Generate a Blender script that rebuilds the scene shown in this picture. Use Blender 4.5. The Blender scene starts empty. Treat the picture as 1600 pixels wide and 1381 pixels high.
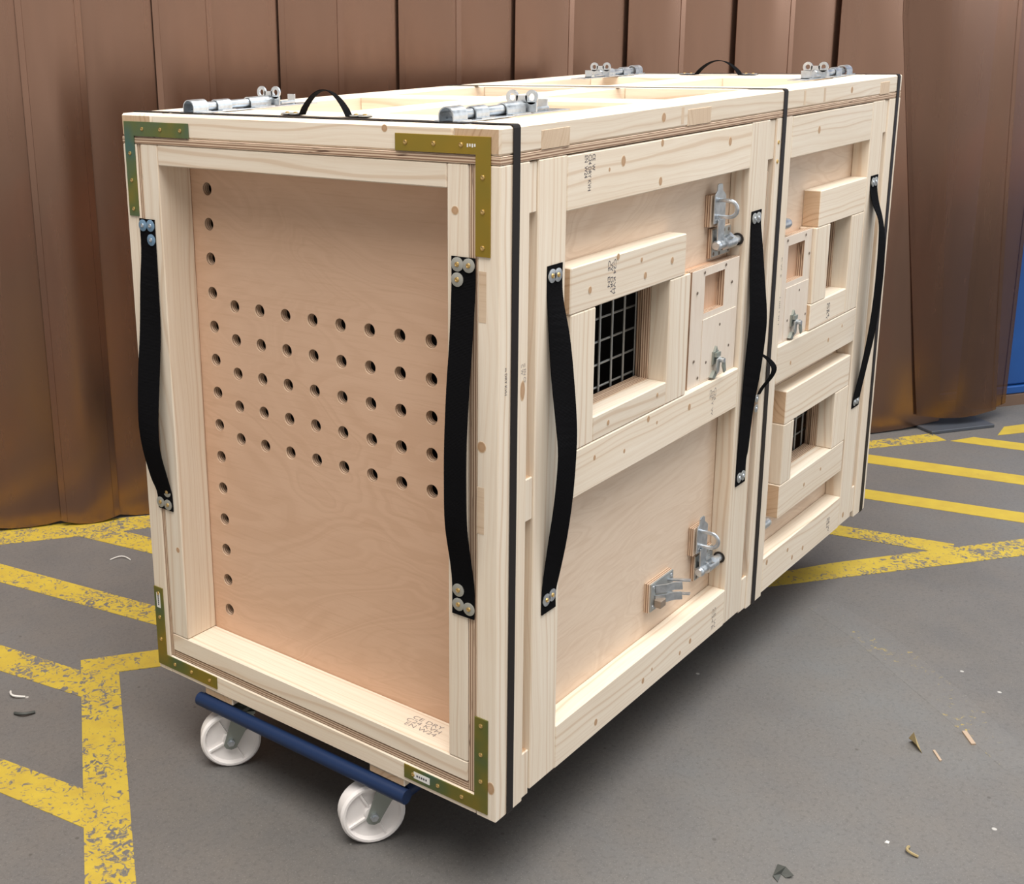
import bpy, bmesh, math, random
from mathutils import Vector, Matrix
random.seed(7)
SC = bpy.context.scene
COL = SC.collection
L, W, H = 2.03, 0.9785, 1.32          # crate length, width, height
GZ = 0.20                             # underside of the crate above the floor
PI = math.pi

# ------------------------------------------------------------------ camera
cd = bpy.data.cameras.new('camera'); cam = bpy.data.objects.new('camera', cd); COL.objects.link(cam)
cd.sensor_width = 36.0; cd.lens = 1926.42 * 36.0 / 1600.0
cd.shift_x = (800 - 542.087) / 1600.0; cd.shift_y = (562.356 - 690.5) / 1600.0
cd.clip_start = 0.05
right = Vector((0.65348, -0.756545, -0.024569)); down = Vector((-0.211455, -0.151291, -0.965607)); fwd = Vector((0.726808, 0.636201, -0.258841))
M = Matrix((right, -down, -fwd)).transposed().to_4x4()
M.translation = Vector((-1.7216, -1.15739, 1.48201 + GZ)); cam.matrix_world = M
SC.camera = cam

# ------------------------------------------------------------------ world, lights, exposure
SC.view_settings.view_transform = 'Standard'; SC.view_settings.look = 'None'
SC.view_settings.gamma = 1.0; SC.view_settings.use_curve_mapping = False
SC.view_settings.exposure = 0.0
wd = bpy.data.worlds.new('hall_air'); SC.world = wd; wd.use_nodes = True
wn = wd.node_tree.nodes; wl = wd.node_tree.links; wn.clear()
wo = wn.new('ShaderNodeOutputWorld'); wb = wn.new('ShaderNodeBackground')
wtc = wn.new('ShaderNodeTexCoord'); wsx = wn.new('ShaderNodeSeparateXYZ'); wr = wn.new('ShaderNodeValToRGB')
we = wr.color_ramp.elements; we.new(.5); we.new(.6)
for e, (p, c) in zip(we, ((0.0, (1.9, 1.78, 1.65, 1)), (.10, (1.7, 1.6, 1.5, 1)), (.28, (.40, .39, .38, 1)), (.9, (.36, .36, .36, 1)))): e.position = p; e.color = c
wl.new(wtc.outputs['Generated'], wsx.inputs[0]); wl.new(wsx.outputs['Z'], wr.inputs[0])
wl.new(wr.outputs[0], wb.inputs[0]); wl.new(wb.outputs[0], wo.inputs[0]); wb.inputs[1].default_value = 0.52

def area(name, loc, target, sx, sy, power, col):
    d = bpy.data.lights.new(name, 'AREA'); d.shape = 'RECTANGLE'; d.size = sx; d.size_y = sy; d.energy = power; d.color = col
    o = bpy.data.objects.new(name, d); COL.objects.link(o); o.location = loc
    o.rotation_euler = (Vector(target) - Vector(loc)).to_track_quat('-Z', 'Y').to_euler(); return o
area('skylight', (-1.2, -0.9, 7.0), (0.2, 0.0, 0), 6.0, 6.0, 985, (1.0, 0.94, 0.87))
area('right_floor_fill', (4.6, -2.0, 7.0), (3.0, -0.6, 0), 5.0, 5.0, 300, (0.95, 0.98, 1.0))  # added overhead fill to brighten the right-hand floor, no known source there
area('hall_door_daylight', (5.0, -5.5, 3.4), (2.4, -0.4, 0.2), 4.0, 3.6, 80, (0.82, 0.92, 1.0))

# ------------------------------------------------------------------ materials
MATS = {}
class NT:
    def __init__(s, name):
        m = bpy.data.materials.new(name); m.use_nodes = True; s.m = m; s.n = m.node_tree.nodes; s.l = m.node_tree.links
        s.b = s.n['Principled BSDF']; MATS[name] = m
    def new(s, t, **k):
        n = s.n.new(t)
        for a, v in k.items(): setattr(n, a, v)
        return n
    def set(s, **k):
        for a, v in k.items(): s.b.inputs[a.replace('_', ' ')].default_value = v
    def link(s, a, b): s.l.new(a, b)
    def noise(s, vec, scale, detail=4, rough=.55, dist=0.0):
        n = s.new('ShaderNodeTexNoise'); n.inputs['Scale'].default_value = scale; n.inputs['Detail'].default_value = detail
        n.inputs['Roughness'].default_value = rough; n.inputs['Distortion'].default_value = dist
        if vec is not None: s.link(vec, n.inputs['Vector'])
        return n.outputs['Fac']
    def mapv(s, vec, sc=(1, 1, 1), loc=(0, 0, 0)):
        n = s.new('ShaderNodeMapping'); n.inputs['Scale'].default_value = sc; n.inputs['Location'].default_value = loc
        s.link(vec, n.inputs['Vector']); return n.outputs[0]
    def ramp(s, fac, stops):
        n = s.new('ShaderNodeValToRGB'); e = n.color_ramp.elements
        while len(e) < len(stops): e.new(0.5)
        for i, (p, c) in enumerate(stops):
            e[i].position = p; e[i].color = (c, c, c, 1) if isinstance(c, (int, float)) else (*c, 1)
        s.link(fac, n.inputs[0]); return n.outputs[0]
    def mix(s, fac, a, b, mode='MIX'):
        n = s.new('ShaderNodeMix', data_type='RGBA', blend_type=mode)
        if isinstance(fac, (int, float)): n.inputs[0].default_value = fac
        else: s.link(fac, n.inputs[0])
        for i, v in ((6, a), (7, b)):
            if isinstance(v, tuple): n.inputs[i].default_value = (*v, 1)
            else: s.link(v, n.inputs[i])
        return n.outputs[2]
    def math(s, op, a, b=None, c=None):
        n = s.new('ShaderNodeMath', operation=op)
        for i, v in enumerate((a, b, c)):
            if v is None: continue
            if isinstance(v, (int, float)): n.inputs[i].default_value = v
            else: s.link(v, n.inputs[i])
        return n.outputs[0]
    def col(s, c): s.link(c, s.b.inputs['Base Color'])
    def bump(s, h, strength=.2, dist=.002):
        n = s.new('ShaderNodeBump'); n.inputs['Strength'].default_value = strength; n.inputs['Distance'].default_value = dist
        s.link(h, n.inputs['Height']); s.link(n.outputs[0], s.b.inputs['Normal'])
    def grain(s):
        n = s.new('ShaderNodeAttribute'); n.attribute_name = 'grain'; return n.outputs['Vector']
    def rnd(s): return s.new('ShaderNodeObjectInfo').outputs['Random']
    def obj(s): return s.new('ShaderNodeTexCoord').outputs['Object']

def plain(name, c, rough=.5, metal=0.0, spec=.5, **k):
    t = NT(name); t.set(Base_Color=(*c, 1), Roughness=rough, Metallic=metal); t.b.inputs['Specular IOR Level'].default_value = spec
    for a, v in k.items(): t.b.inputs[a.replace('_', ' ')].default_value = v
    return t.m

def pine(name, light, dark, mid, contrast=.55):
    t = NT(name); g = t.grain()
    warp = t.new('ShaderNodeTexNoise'); warp.inputs['Scale'].default_value = 1.0; warp.inputs['Detail'].default_value = 2
    t.link(t.mapv(g, (1.7, 7, 7)), warp.inputs['Vector'])
    sub = t.new('ShaderNodeVectorMath', operation='SUBTRACT'); t.link(warp.outputs['Color'], sub.inputs[0]); sub.inputs[1].default_value = (.5, .5, .5)
    sc = t.new('ShaderNodeVectorMath', operation='SCALE'); t.link(sub.outputs[0], sc.inputs[0]); sc.inputs['Scale'].default_value = .045
    ad = t.new('ShaderNodeVectorMath', operation='ADD'); t.link(g, ad.inputs[0]); t.link(sc.outputs[0], ad.inputs[1])
    sp = t.new('ShaderNodeSeparateXYZ'); t.link(ad.outputs[0], sp.inputs[0])
    r = t.math('SQRT', t.math('ADD', t.math('MULTIPLY', sp.outputs[1], sp.outputs[1]), t.math('MULTIPLY', sp.outputs[2], sp.outputs[2])))
    n1 = t.new('ShaderNodeTexNoise', noise_dimensions='1D'); n1.inputs['Scale'].default_value = 1.0; n1.inputs['Detail'].default_value = 3
    t.link(t.math('MULTIPLY', r, 130), n1.inputs['W'])
    ring = t.ramp(n1.outputs['Fac'], [(.42, 0.0), (.60, .35), (.72, 1.0)])
    fib = t.noise(t.mapv(g, (9, 420, 420)), 1.0, 3, .7)
    blot = t.noise(t.mapv(g, (2.2, 9, 9)), 1.0, 3)
    c = t.mix(t.ramp(blot, [(.3, 0.0), (.7, 1.0)]), light, mid)
    c = t.mix(t.math('MULTIPLY', ring, contrast), c, dark)
    c = t.mix(t.math('MULTIPLY', t.ramp(fib, [(.45, 0.0), (.75, 1.0)]), .22), c, dark)
    hsv = t.new('ShaderNodeHueSaturation'); t.link(c, hsv.inputs['Color'])
    t.link(t.math('MULTIPLY_ADD', t.rnd(), .12, .93), hsv.inputs['Value'])
    t.col(hsv.outputs[0]); t.set(Roughness=.62); t.b.inputs['Specular IOR Level'].default_value = .3
    t.bump(t.math('ADD', fib, t.math('MULTIPLY', ring, .6)), .12, .0006)
    return t.m
pine('pine', (.83, .748, .635), (.60, .435, .295), (.785, .688, .56), .55)
pine('pine_end', (.63, .46, .31), (.44, .28, .17), (.56, .40, .26), .7)
pine('pine_rough', (.70, .56, .42), (.50, .34, .22), (.64, .49, .35), .5)

def ply(name, light, dark, hi, warpf=.9):
    t = NT(name); g = t.grain()
    d = t.noise(t.mapv(g, (1.1, 3.2, 3.2)), 1.0, 3, .5, warpf)
    n1 = t.new('ShaderNodeTexNoise', noise_dimensions='1D'); n1.inputs['Scale'].default_value = 1.0; n1.inputs['Detail'].default_value = 2
    sp = t.new('ShaderNodeSeparateXYZ'); t.link(g, sp.inputs[0])
    t.link(t.math('MULTIPLY_ADD', d, 34, t.math('MULTIPLY', sp.outputs[1], 14)), n1.inputs['W'])
    fig = t.ramp(n1.outputs['Fac'], [(.40, 0.0), (.62, 1.0)])
    fib = t.noise(t.mapv(g, (7, 130, 130)), 1.0, 4, .7)
    big = t.noise(t.mapv(g, (.9, 2.5, 2.5)), 1.0, 3)
    c = t.mix(t.math('MULTIPLY', fig, .36), light, dark)
    c = t.mix(t.math('MULTIPLY', t.ramp(big, [(.4, 0.0), (.7, 1.0)]), .5), c, hi)
    c = t.mix(t.math('MULTIPLY', t.ramp(fib, [(.5, 0.0), (.75, 1.0)]), .5), c, dark)
    t.col(c); t.set(Roughness=.55); t.b.inputs['Specular IOR Level'].default_value = .3
    t.bump(fib, .06, .0005)
ply('ply_front', (.66, .44, .305), (.54, .335, .215), (.70, .49, .355))
ply('ply_side', (.76, .61, .48), (.60, .43, .305), (.80, .67, .54))
ply('ply_pale', (.74, .65, .56), (.67, .55, .45), (.78, .70, .61))
# plywood edges: dark and light plies stacked through the thickness (z of the grain vector)
t = NT('ply_edge'); g = t.grain(); sp = t.new('ShaderNodeSeparateXYZ'); t.link(g, sp.inputs[0])
wob = t.noise(t.mapv(g, (5, 5, 40)), 1.0, 2)
ph = t.math('ADD', t.math('MULTIPLY', sp.outputs[2], 190), t.math('MULTIPLY', wob, .55))
st = t.ramp(t.math('FRACT', ph), [(0.0, 0.0), (.45, .1), (.55, 1.0), (.95, .9)])
c = t.mix(st, (.68, .52, .38), (.25, .145, .09))
vo = t.noise(t.mapv(g, (14, 14, 300)), 1.0, 2, .5)
c = t.mix(t.ramp(vo, [(.66, 0.0), (.72, 1.0)]), c, (.10, .05, .03))
t.col(c); t.set(Roughness=.75)
# knots
t = NT('knot_wood'); o = t.obj(); gr = t.new('ShaderNodeTexGradient', gradient_type='SPHERICAL'); t.link(o, gr.inputs[0])
nz = t.noise(o, 3.0, 3); f = t.math('ADD', gr.outputs['Fac'], t.math('MULTIPLY_ADD', nz, .3, -.15))
t.col(t.ramp(f, [(0.0, (.66, .50, .34)), (.2, (.44, .27, .15)), (.55, (.50, .32, .19)), (.85, (.36, .21, .12))])); t.set(Roughness=.6)
t = NT('zinc'); n = t.noise(t.obj(), 60, 3); t.col(t.ramp(n, [(.3, (.47, .51, .55)), (.7, (.66, .70, .74))])); t.set(Metallic=.88)
t.link(t.ramp(n, [(.3, .26), (.7, .42)]), t.b.inputs['Roughness'])
plain('zinc_dull', (.42, .44, .44), .48, .7)
plain('fork_steel', (.33, .36, .33), .45, .6)
plain('zinc_blue', (.22, .36, .52), .40, .6)
plain('washer_grey', (.46, .46, .42), .45, .6)
plain('brass', (.72, .50, .20), .32, .9)
plain('screw_dark', (.16, .12, .09), .6, .3)
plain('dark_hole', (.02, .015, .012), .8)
t = NT('yellow_zinc'); n = t.noise(t.obj(), 9, 2); r = t.new('ShaderNodeObjectInfo').outputs['Color']
f = t.math('ADD', t.math('MULTIPLY', n, .7), t.math('MULTIPLY_ADD', r, 1.0, -.35))
t.col(t.ramp(f, [(.15, (.36, .23, .025)), (.42, (.28, .21, .03)), (.58, (.14, .17, .05)), (.75, (.07, .15, .13)), (.95, (.22, .14, .06))]))
t.set(Metallic=.55, Roughness=.38)
t = NT('webbing'); w = t.new('ShaderNodeTexWave', wave_type='BANDS', bands_direction='Z'); w.inputs['Scale'].default_value = 120
t.link(t.obj(), w.inputs['Vector']); t.set(Base_Color=(.005, .005, .006, 1), Roughness=.9); t.bump(w.outputs['Fac'], .5, .0006)
t.b.inputs['Specular IOR Level'].default_value = .06
plain('band_black', (.014, .011, .011), .5, 0.0, .25)
plain('nylon', (.90, .87, .86), .40)
plain('blue_steel', (.010, .026, .080), .45, 0.0, .3)
plain('cast_block', (.30, .24, .19), .6, .3)
t = NT('blue_wall'); n = t.noise(t.obj(), 2.5, 4); t.col(t.ramp(n, [(.3, (.008, .065, .26)), (.7, (.012, .09, .34))])); t.set(Roughness=.4)
t = NT('grey_wall'); n = t.noise(t.obj(), 1.5, 4); t.col(t.ramp(n, [(.3, (.20, .17, .15)), (.7, (.26, .23, .20))])); t.set(Roughness=.8)
plain('skirting', (.16, .10, .07), .7)
plain('plate_steel', (.085, .095, .115), .5, .4)
plain('ink', (.075, .07, .09), .8)
plain('ink_faint', (.30, .26, .24), .8)
plain('sticker', (.78, .78, .76), .5)
plain('chip_wood', (.40, .30, .22), .7)
plain('leaf_dark', (.06, .065, .06), .6)
plain('leaf_dry', (.33, .26, .13), .7)
plain('shred_pale', (.66, .65, .62), .6)

# bronze pvc strips: smooth, dark, a little see-through
def pvc(name, clear, tint):
    t = NT(name); o = t.obj(); r = t.rnd()
    n = t.noise(t.mapv(o, (1.2, 1.2, .6)), 1.6, 4, .55, .6)
    c = t.ramp(n, [(.32, (.272, .163, .117)), (.52, (.300, .182, .132)), (.74, (.340, .180, .124))])
    hs = t.new('ShaderNodeHueSaturation'); t.link(c, hs.inputs['Color']); t.link(t.math('MULTIPLY_ADD', r, .10, .95), hs.inputs['Value']); t.col(hs.outputs[0])
    fine = t.noise(t.mapv(o, (26, 26, 3)), 1.0, 3)
    t.link(t.ramp(fine, [(.3, .22), (.7, .28)]), t.b.inputs['Roughness']); t.b.inputs['IOR'].default_value = 1.54; t.set(Metallic=.95)
    t.bump(t.noise(t.mapv(o, (2.2, 2.2, .6)), 1.0, 1), .03, .003)
    tr = t.new('ShaderNodeBsdfTransparent'); tr.inputs[0].default_value = (*tint, 1)
    mx = t.new('ShaderNodeMixShader'); mx.inputs[0].default_value = clear
    t.link(t.b.outputs[0], mx.inputs[1]); t.link(tr.outputs[0], mx.inputs[2]); t.link(mx.outputs[0], t.n['Material Output'].inputs[0])
pvc('bronze_pvc', .06, (.62, .42, .30)); pvc('bronze_pvc_clear', .42, (.80, .74, .72))

def concrete(t):
    g = t.new('ShaderNodeNewGeometry').outputs['Position']
    a = t.noise(g, 1.1, 5, .6); b = t.noise(g, 7, 5, .65); c3 = t.noise(g, 90, 3, .7); d = t.noise(g, 260, 2, .6)
    c = t.ramp(a, [(.32, (0.108, 0.106, 0.105)), (.5, (0.131, 0.127, 0.125)), (.68, (0.147, 0.149, 0.149))])
    c = t.mix(t.math('MULTIPLY', t.ramp(b, [(.35, 0.0), (.7, 1.0)]), .6), c, (0.154, 0.141, 0.128))
    c = t.mix(t.math('MULTIPLY', t.ramp(c3, [(.50, 0.0), (.74, 1.0)]), .5), c, (0.07, 0.067, 0.065))
    c = t.mix(t.math('MULTIPLY', t.ramp(d, [(.60, 0.0), (.72, 1.0)]), .5), c, (0.266, 0.259, 0.244))
    vo = t.new('ShaderNodeTexVoronoi'); vo.inputs['Scale'].default_value = 9; t.link(g, vo.inputs['Vector'])
    c = t.mix(t.ramp(vo.outputs['Distance'], [(.03, .7), (.05, 0.0)]), c, (.07, .065, .06))
    vo2 = t.new('ShaderNodeTexVoronoi'); vo2.inputs['Scale'].default_value = 6; t.link(t.mapv(g, (1, 1, 1), (3.1, 1.7, 0)), vo2.inputs['Vector'])
    c = t.mix(t.ramp(vo2.outputs['Distance'], [(.025, .8), (.035, 0.0)]), c, (.50, .49, .47))
    return c, b, c3, g
t = NT('concrete'); c, b, c3, g = concrete(t); t.col(c); t.set(Roughness=.62); t.b.inputs['Specular IOR Level'].default_value = .35; t.bump(t.math('ADD', b, c3), .25, .003)
def paint(name, lo, hi):
    t = NT(name); c, b, c3, g = concrete(t)
    y = t.mix(t.ramp(t.noise(g, 14, 4), [(.3, 0.0), (.7, 1.0)]), (.50, .375, .042), (.43, .31, .04))
    crack = t.noise(g, 55, 4, .62, 1.2); patch = t.noise(g, 5, 3)
    v = t.math('ADD', t.math('MULTIPLY', crack, .7), t.math('MULTIPLY', patch, .35))
    t.col(t.mix(t.ramp(v, [(lo, 0.0), (hi, 1.0)]), y, c)); t.set(Roughness=.6); t.bump(crack, .4, .002)
paint('floor_paint', .545, .60); paint('floor_paint_worn', .41, .60); paint('floor_paint_fresh', .66, .74); paint('floor_paint_ghost', .30, .42)

# ------------------------------------------------------------------ geometry helpers
ABS = {}
def tag(o, label=None, cat=None, group=None, kind=None):
    for k, v in (('label', label), ('category', cat), ('group', group), ('kind', kind)):
        if v: o[k] = v
    return o
def place(o, par, loc):
    COL.objects.link(o); ABS[o.name] = Vector(loc)
    if par is not None:
        o.parent = par; o.location = Vector(loc) - ABS[par.name]
    else: o.location = loc
    return o
def thing(name, loc, label, cat, group=None):
    return tag(place(bpy.data.objects.new(name, None), None, loc), label, cat, group)

class MB:
    def __init__(s): s.v = []; s.f = []; s.mi = []; s.sm = []
    def add(s, vs, fs, mi=0, smooth=False):
        k = len(s.v); s.v += [Vector(p) for p in vs]
        for f in fs: s.f.append([k + i for i in f]); s.mi.append(mi); s.sm.append(smooth)
        return s
    def box(s, x0, x1, y0, y1, z0, z1, mi=0):
        vs = [(x, y, z) for x in (x0, x1) for y in (y0, y1) for z in (z0, z1)]
        return s.add(vs, [(0, 1, 3, 2), (4, 6, 7, 5), (0, 4, 5, 1), (2, 3, 7, 6), (0, 2, 6, 4), (1, 5, 7, 3)], mi)
    def frame(s, a, b):
        d = (Vector(b) - Vector(a)).normalized(); u = d.cross(Vector((0, 0, 1)) if abs(d.z) < .9 else Vector((1, 0, 0))).normalized()
        return d, u, d.cross(u)
    def cyl(s, a, b, r, r2=None, n=16, mi=0, cap=True, smooth=True):
        r2 = r if r2 is None else r2; d, u, w = s.frame(a, b); vs = []
        for c, rr in ((Vector(a), r), (Vector(b), r2)):
            vs += [c + (u * math.cos(2 * PI * i / n) + w * math.sin(2 * PI * i / n)) * rr for i in range(n)]
        s.add(vs, [(i, (i + 1) % n, n + (i + 1) % n, n + i) for i in range(n)], mi, smooth)
        if cap: s.add(vs, [tuple(range(n - 1, -1, -1)), tuple(range(n, 2 * n))], mi)
        return s
    def lathe(s, a, axis, prof, n=24, mi=0, smooth=True):   # prof: (dist along axis, radius)
        a = Vector(a); d, u, w = s.frame((0, 0, 0), axis); vs = []
        for h, r in prof: vs += [a + d * h + (u * math.cos(2 * PI * i / n) + w * math.sin(2 * PI * i / n)) * r for i in range(n)]
        fs = [(k * n + i, k * n + (i + 1) % n, (k + 1) * n + (i + 1) % n, (k + 1) * n + i) for k in range(len(prof) - 1) for i in range(n)]
        s.add(vs, fs, mi, smooth)
        return s
    def tube(s, pts, r, n=8, mi=0, closed=False):
        pts = [Vector(p) for p in pts]; m = len(pts); vs = []; up = None
        for i, p in enumerate(pts):
            d = ((pts[(i + 1) % m] if closed or i < m - 1 else p) - (pts[i - 1] if closed or i else p)).normalized()
            if up is None: up = d.orthogonal().normalized()
            up = (up - d * up.dot(d)).normalized(); w = d.cross(up)
            vs += [p + (up * math.cos(2 * PI * k / n) + w * math.sin(2 * PI * k / n)) * r for k in range(n)]
        rng = m if closed else m - 1
        s.add(vs, [(i * n + k, i * n + (k + 1) % n, ((i + 1) % m) * n + (k + 1) % n, ((i + 1) % m) * n + k) for i in range(rng) for k in range(n)], mi, True)
        if not closed: s.add(vs, [tuple(range(n - 1, -1, -1)), tuple(range((m - 1) * n, m * n))], mi)
        return s
    def prism(s, poly, ax, a0, a1, mi=0):      # poly of 2-D points in the other two axes (cyclic order kept)
        o = [i for i in range(3) if i != ax]; n = len(poly); vs = []
        for a in (a0, a1):
            for p in poly:
                q = [0, 0, 0]; q[ax] = a; q[o[0]] = p[0]; q[o[1]] = p[1]; vs.append(q)
        return s.add(vs, [tuple(range(n - 1, -1, -1)), tuple(range(n, 2 * n))] + [(i, (i + 1) % n, n + (i + 1) % n, n + i) for i in range(n)], mi)
    def ribbon(s, la, lb, th, mi=0):            # strip between two edge paths, given thickness
        la = [Vector(p) for p in la]; lb = [Vector(p) for p in lb]; n = len(la); vs = []
        for i in range(n):
            d = la[min(i + 1, n - 1)] - la[max(i - 1, 0)]; nn = d.cross(lb[i] - la[i]).normalized() * th / 2
            vs += [la[i] + nn, lb[i] + nn, lb[i] - nn, la[i] - nn]
        fs = [(4 * i + k, 4 * i + (k + 1) % 4, 4 * i + 4 + (k + 1) % 4, 4 * i + 4 + k) for i in range(n - 1) for k in range(4)]
        return s.add(vs, fs + [(3, 2, 1, 0), (4 * n - 4, 4 * n - 3, 4 * n - 2, 4 * n - 1)], mi, False)
    def xf(s, fn): s.v = [Vector(fn(p)) for p in s.v]; return s
    def build(s, name, mats, par=None, origin=None, grain=None, bev=0.0):
        lo = Vector([min(p[i] for p in s.v) for i in range(3)]); hi = Vector([max(p[i] for p in s.v) for i in range(3)])
        org = Vector(origin) if origin is not None else (lo + hi) / 2
        bm = bmesh.new(); vv = [bm.verts.new(p - org) for p in s.v]
        for f, mi, sm in zip(s.f, s.mi, s.sm):
            try: ff = bm.faces.new([vv[i] for i in f])
            except ValueError: continue
            ff.material_index = mi; ff.smooth = sm
        if bev:
            bmesh.ops.recalc_face_normals(bm, faces=bm.faces[:])
            bmesh.ops.bevel(bm, geom=bm.edges[:], offset=bev, segments=1, affect='EDGES')
        bmesh.ops.recalc_face_normals(bm, faces=bm.faces[:])
        me = bpy.data.meshes.new(name); bm.to_mesh(me); bm.free()
        if any(s.sm): me.set_sharp_from_angle(angle=.6)
        for m in ([mats] if isinstance(mats, str) else mats): me.materials.append(MATS[m])
        if grain is not None: set_grain(me, hi - lo, grain)
        return place(bpy.data.objects.new(name, me), par, org)

def set_grain(me, dims, order=None):
    if order in (None, True): order = sorted(range(3), key=lambda i: -dims[i])
    a = me.attributes.get('grain') or me.attributes.new('grain', 'FLOAT_VECTOR', 'POINT')
    off = (random.uniform(0, 40), random.choice((-1, 1)) * random.uniform(.045, .16), random.choice((-1, 1)) * random.uniform(.03, .10))
    for i, v in enumerate(me.vertices):
        a.data[i].vector = (v.co[order[0]] + off[0], v.co[order[1]] + off[1], v.co[order[2]] + off[2])
def board(name, par, x, y, z, mat='pine', bev=.0022, order=None, edge=None):
    o = MB().box(*x, *y, *z).build(name, [mat] + ([edge] if edge else ['pine_end'] if mat == 'pine' else []), par, bev=bev)
    me = o.data; d = [x[1] - x[0], y[1] - y[0], z[1] - z[0]]
    od = order or sorted(range(3), key=lambda i: -d[i])
    if mat == 'pine':
        for p in me.polygons: p.material_index = 1 if abs(p.normal[od[0]]) > .95 else 0
    dress(me, d, od, edge); DIMS[o.name] = (d, od, edge)
    return o
DIMS = {}
def dress(me, d, od, edge):
    set_grain(me, d, od)
    if edge:
        for p in me.polygons: p.material_index = 1 if abs(p.normal[od[2]]) < .6 else 0
        a = me.attributes['grain'].data; t0 = min(q.vector[2] for q in a)      # plies counted from one face
        for q in a: q.vector = (q.vector[0], q.vector[1], q.vector[2] - t0)
def cut(o, mb, od=None):                      # subtract the closed shapes in mb from board o
    me = o.data; c = mb.build('cutter', 'dark_hole', None, origin=ABS[o.name])
    md = o.modifiers.new('cut', 'BOOLEAN'); md.object = c; md.operation = 'DIFFERENCE'; md.solver = 'EXACT'
    dg = bpy.context.evaluated_depsgraph_get(); new = bpy.data.meshes.new_from_object(o.evaluated_get(dg))
    o.modifiers.clear(); nm = me.name; o.data = new; bpy.data.meshes.remove(me); new.name = nm
    while len(new.materials) > 2: new.materials.pop(index=len(new.materials) - 1)
    dress(new, *DIMS[o.name])
    cm = c.data; bpy.data.objects.remove(c); bpy.data.meshes.remove(cm)
    return o
def smooth_path(pts, n=4):
    pts = [Vector(p) for p in pts]; out = []
    for i in range(len(pts) - 1):
        p0 = pts[max(i - 1, 0)]; p1 = pts[i]; p2 = pts[i + 1]; p3 = pts[min(i + 2, len(pts) - 1)]
        for k in range(n):
            t = k / n
            out.append(.5 * ((2 * p1) + (p2 - p0) * t + (2 * p0 - 5 * p1 + 4 * p2 - p3) * t * t + (3 * p1 - p0 - 3 * p2 + p3) * t ** 3))
    return out + [pts[-1]]

# ------------------------------------------------------------------ floor with its painted lines
def floor_poly(name, poly, mat, par, z=.0012):
    pts = [(x, y) for x, y in poly]
    return MB().prism(pts, 2, -.002, z).build(name, mat, par)
floor = MB().box(-9, 11, -9, 9, -.15, 0).build('floor', 'concrete'); tag(floor, kind='structure')
def line(a, b, w, mat, z=.0012, wb=None):    # painted band from a to b, widths at both ends
    a = Vector((*a, 0)); b = Vector((*b, 0)); n = (b - a).cross(Vector((0, 0, 1))).normalized(); wb = wb or w
    return floor_poly('painted_line', [tuple((a + n * w / 2)[:2]), tuple((b + n * wb / 2)[:2]), tuple((b - n * wb / 2)[:2]), tuple((a - n * w / 2)[:2])], mat, floor, z)
FP = lambda poly, mat, z=.0012: floor_poly('painted_line', poly, mat, floor, z)
FP([(-1.2, 3.50), (.30, 2.452), (.447, 2.347), (.661, 2.187), (.855, 2.055), (1.2, 1.81), (1.27, 1.905), (.924, 2.15), (.529, 2.47), (.37, 2.59), (-1.13, 3.60)], 'floor_paint', .0010)
FP([(.661, 2.187), (.784, 2.109), (.85, 1.69), (.77, 1.60)], 'floor_paint', .0014)
FP([(.33, 2.34), (.354, 2.21), (.272, 2.088), (.225, 2.34)], 'floor_paint'); FP([(.354, 2.21), (.272, 2.088), (.42, 1.29), (.512, 1.31)], 'floor_paint', .0013)
FP([(-.15, 2.76), (.027, 1.725), (.08, 1.42), (-.004, 1.304), (-.059, 1.596), (-.27, 2.82)], 'floor_paint')
FP([(.116, 1.466), (-.46, .699), (-1.60, -.82), (-1.52, -.92), (-.393, .616), (.142, 1.331)], 'floor_paint', .0015)
FP([(.116, 1.466), (.142, 1.331), (.227, 1.268), (.60, .995), (.66, 1.07), (.286, 1.345)], 'floor_paint', .0017)
FP([(-.66, 3.10), (-.306, 1.229), (-.258, .97), (-.346, .848), (-.387, 1.11), (-.77, 3.16)], 'floor_paint', .0013)
line((3.01, .60), (3.255, -.70), .104, 'floor_paint_fresh'); line((2.62, .50), (2.86, -.75), .098, 'floor_paint_fresh', .0013)
line((2.24, .38), (2.352, -.19), .092, 'floor_paint', .0014)
FP([(2.60, -.44), (2.437, -.38), (1.896, .034), (1.50, .335), (1.56, .40), (1.838, .181), (2.01, .076), (2.58, -.347), (2.92, -.60), (2.86, -.66)], 'floor_paint', .0016)
FP([(2.2, 1.20), (2.9, .68), (3.283, .387), (3.529, .22), (3.471, .145), (3.186, .357), (2.85, .60), (2.14, 1.12)], 'floor_paint', .0010)
FP([(3.474, .13), (3.579, .07), (3.72, -.70), (3.62, -.70)], 'floor_paint_fresh', .0012)
FP([(3.794, .008), (3.878, -.048), (4.2, -.28), (4.14, -.36), (3.76, -.075), (3.66, 0.0)], 'floor_paint_fresh', .0014)
FP([(1.75, -.02), (1.64, -.22), (1.43, -.47), (1.21, -.70), (1.13, -.64), (1.34, -.40), (1.55, -.15), (1.66, .02)], 'floor_paint_ghost', .0003)

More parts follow.
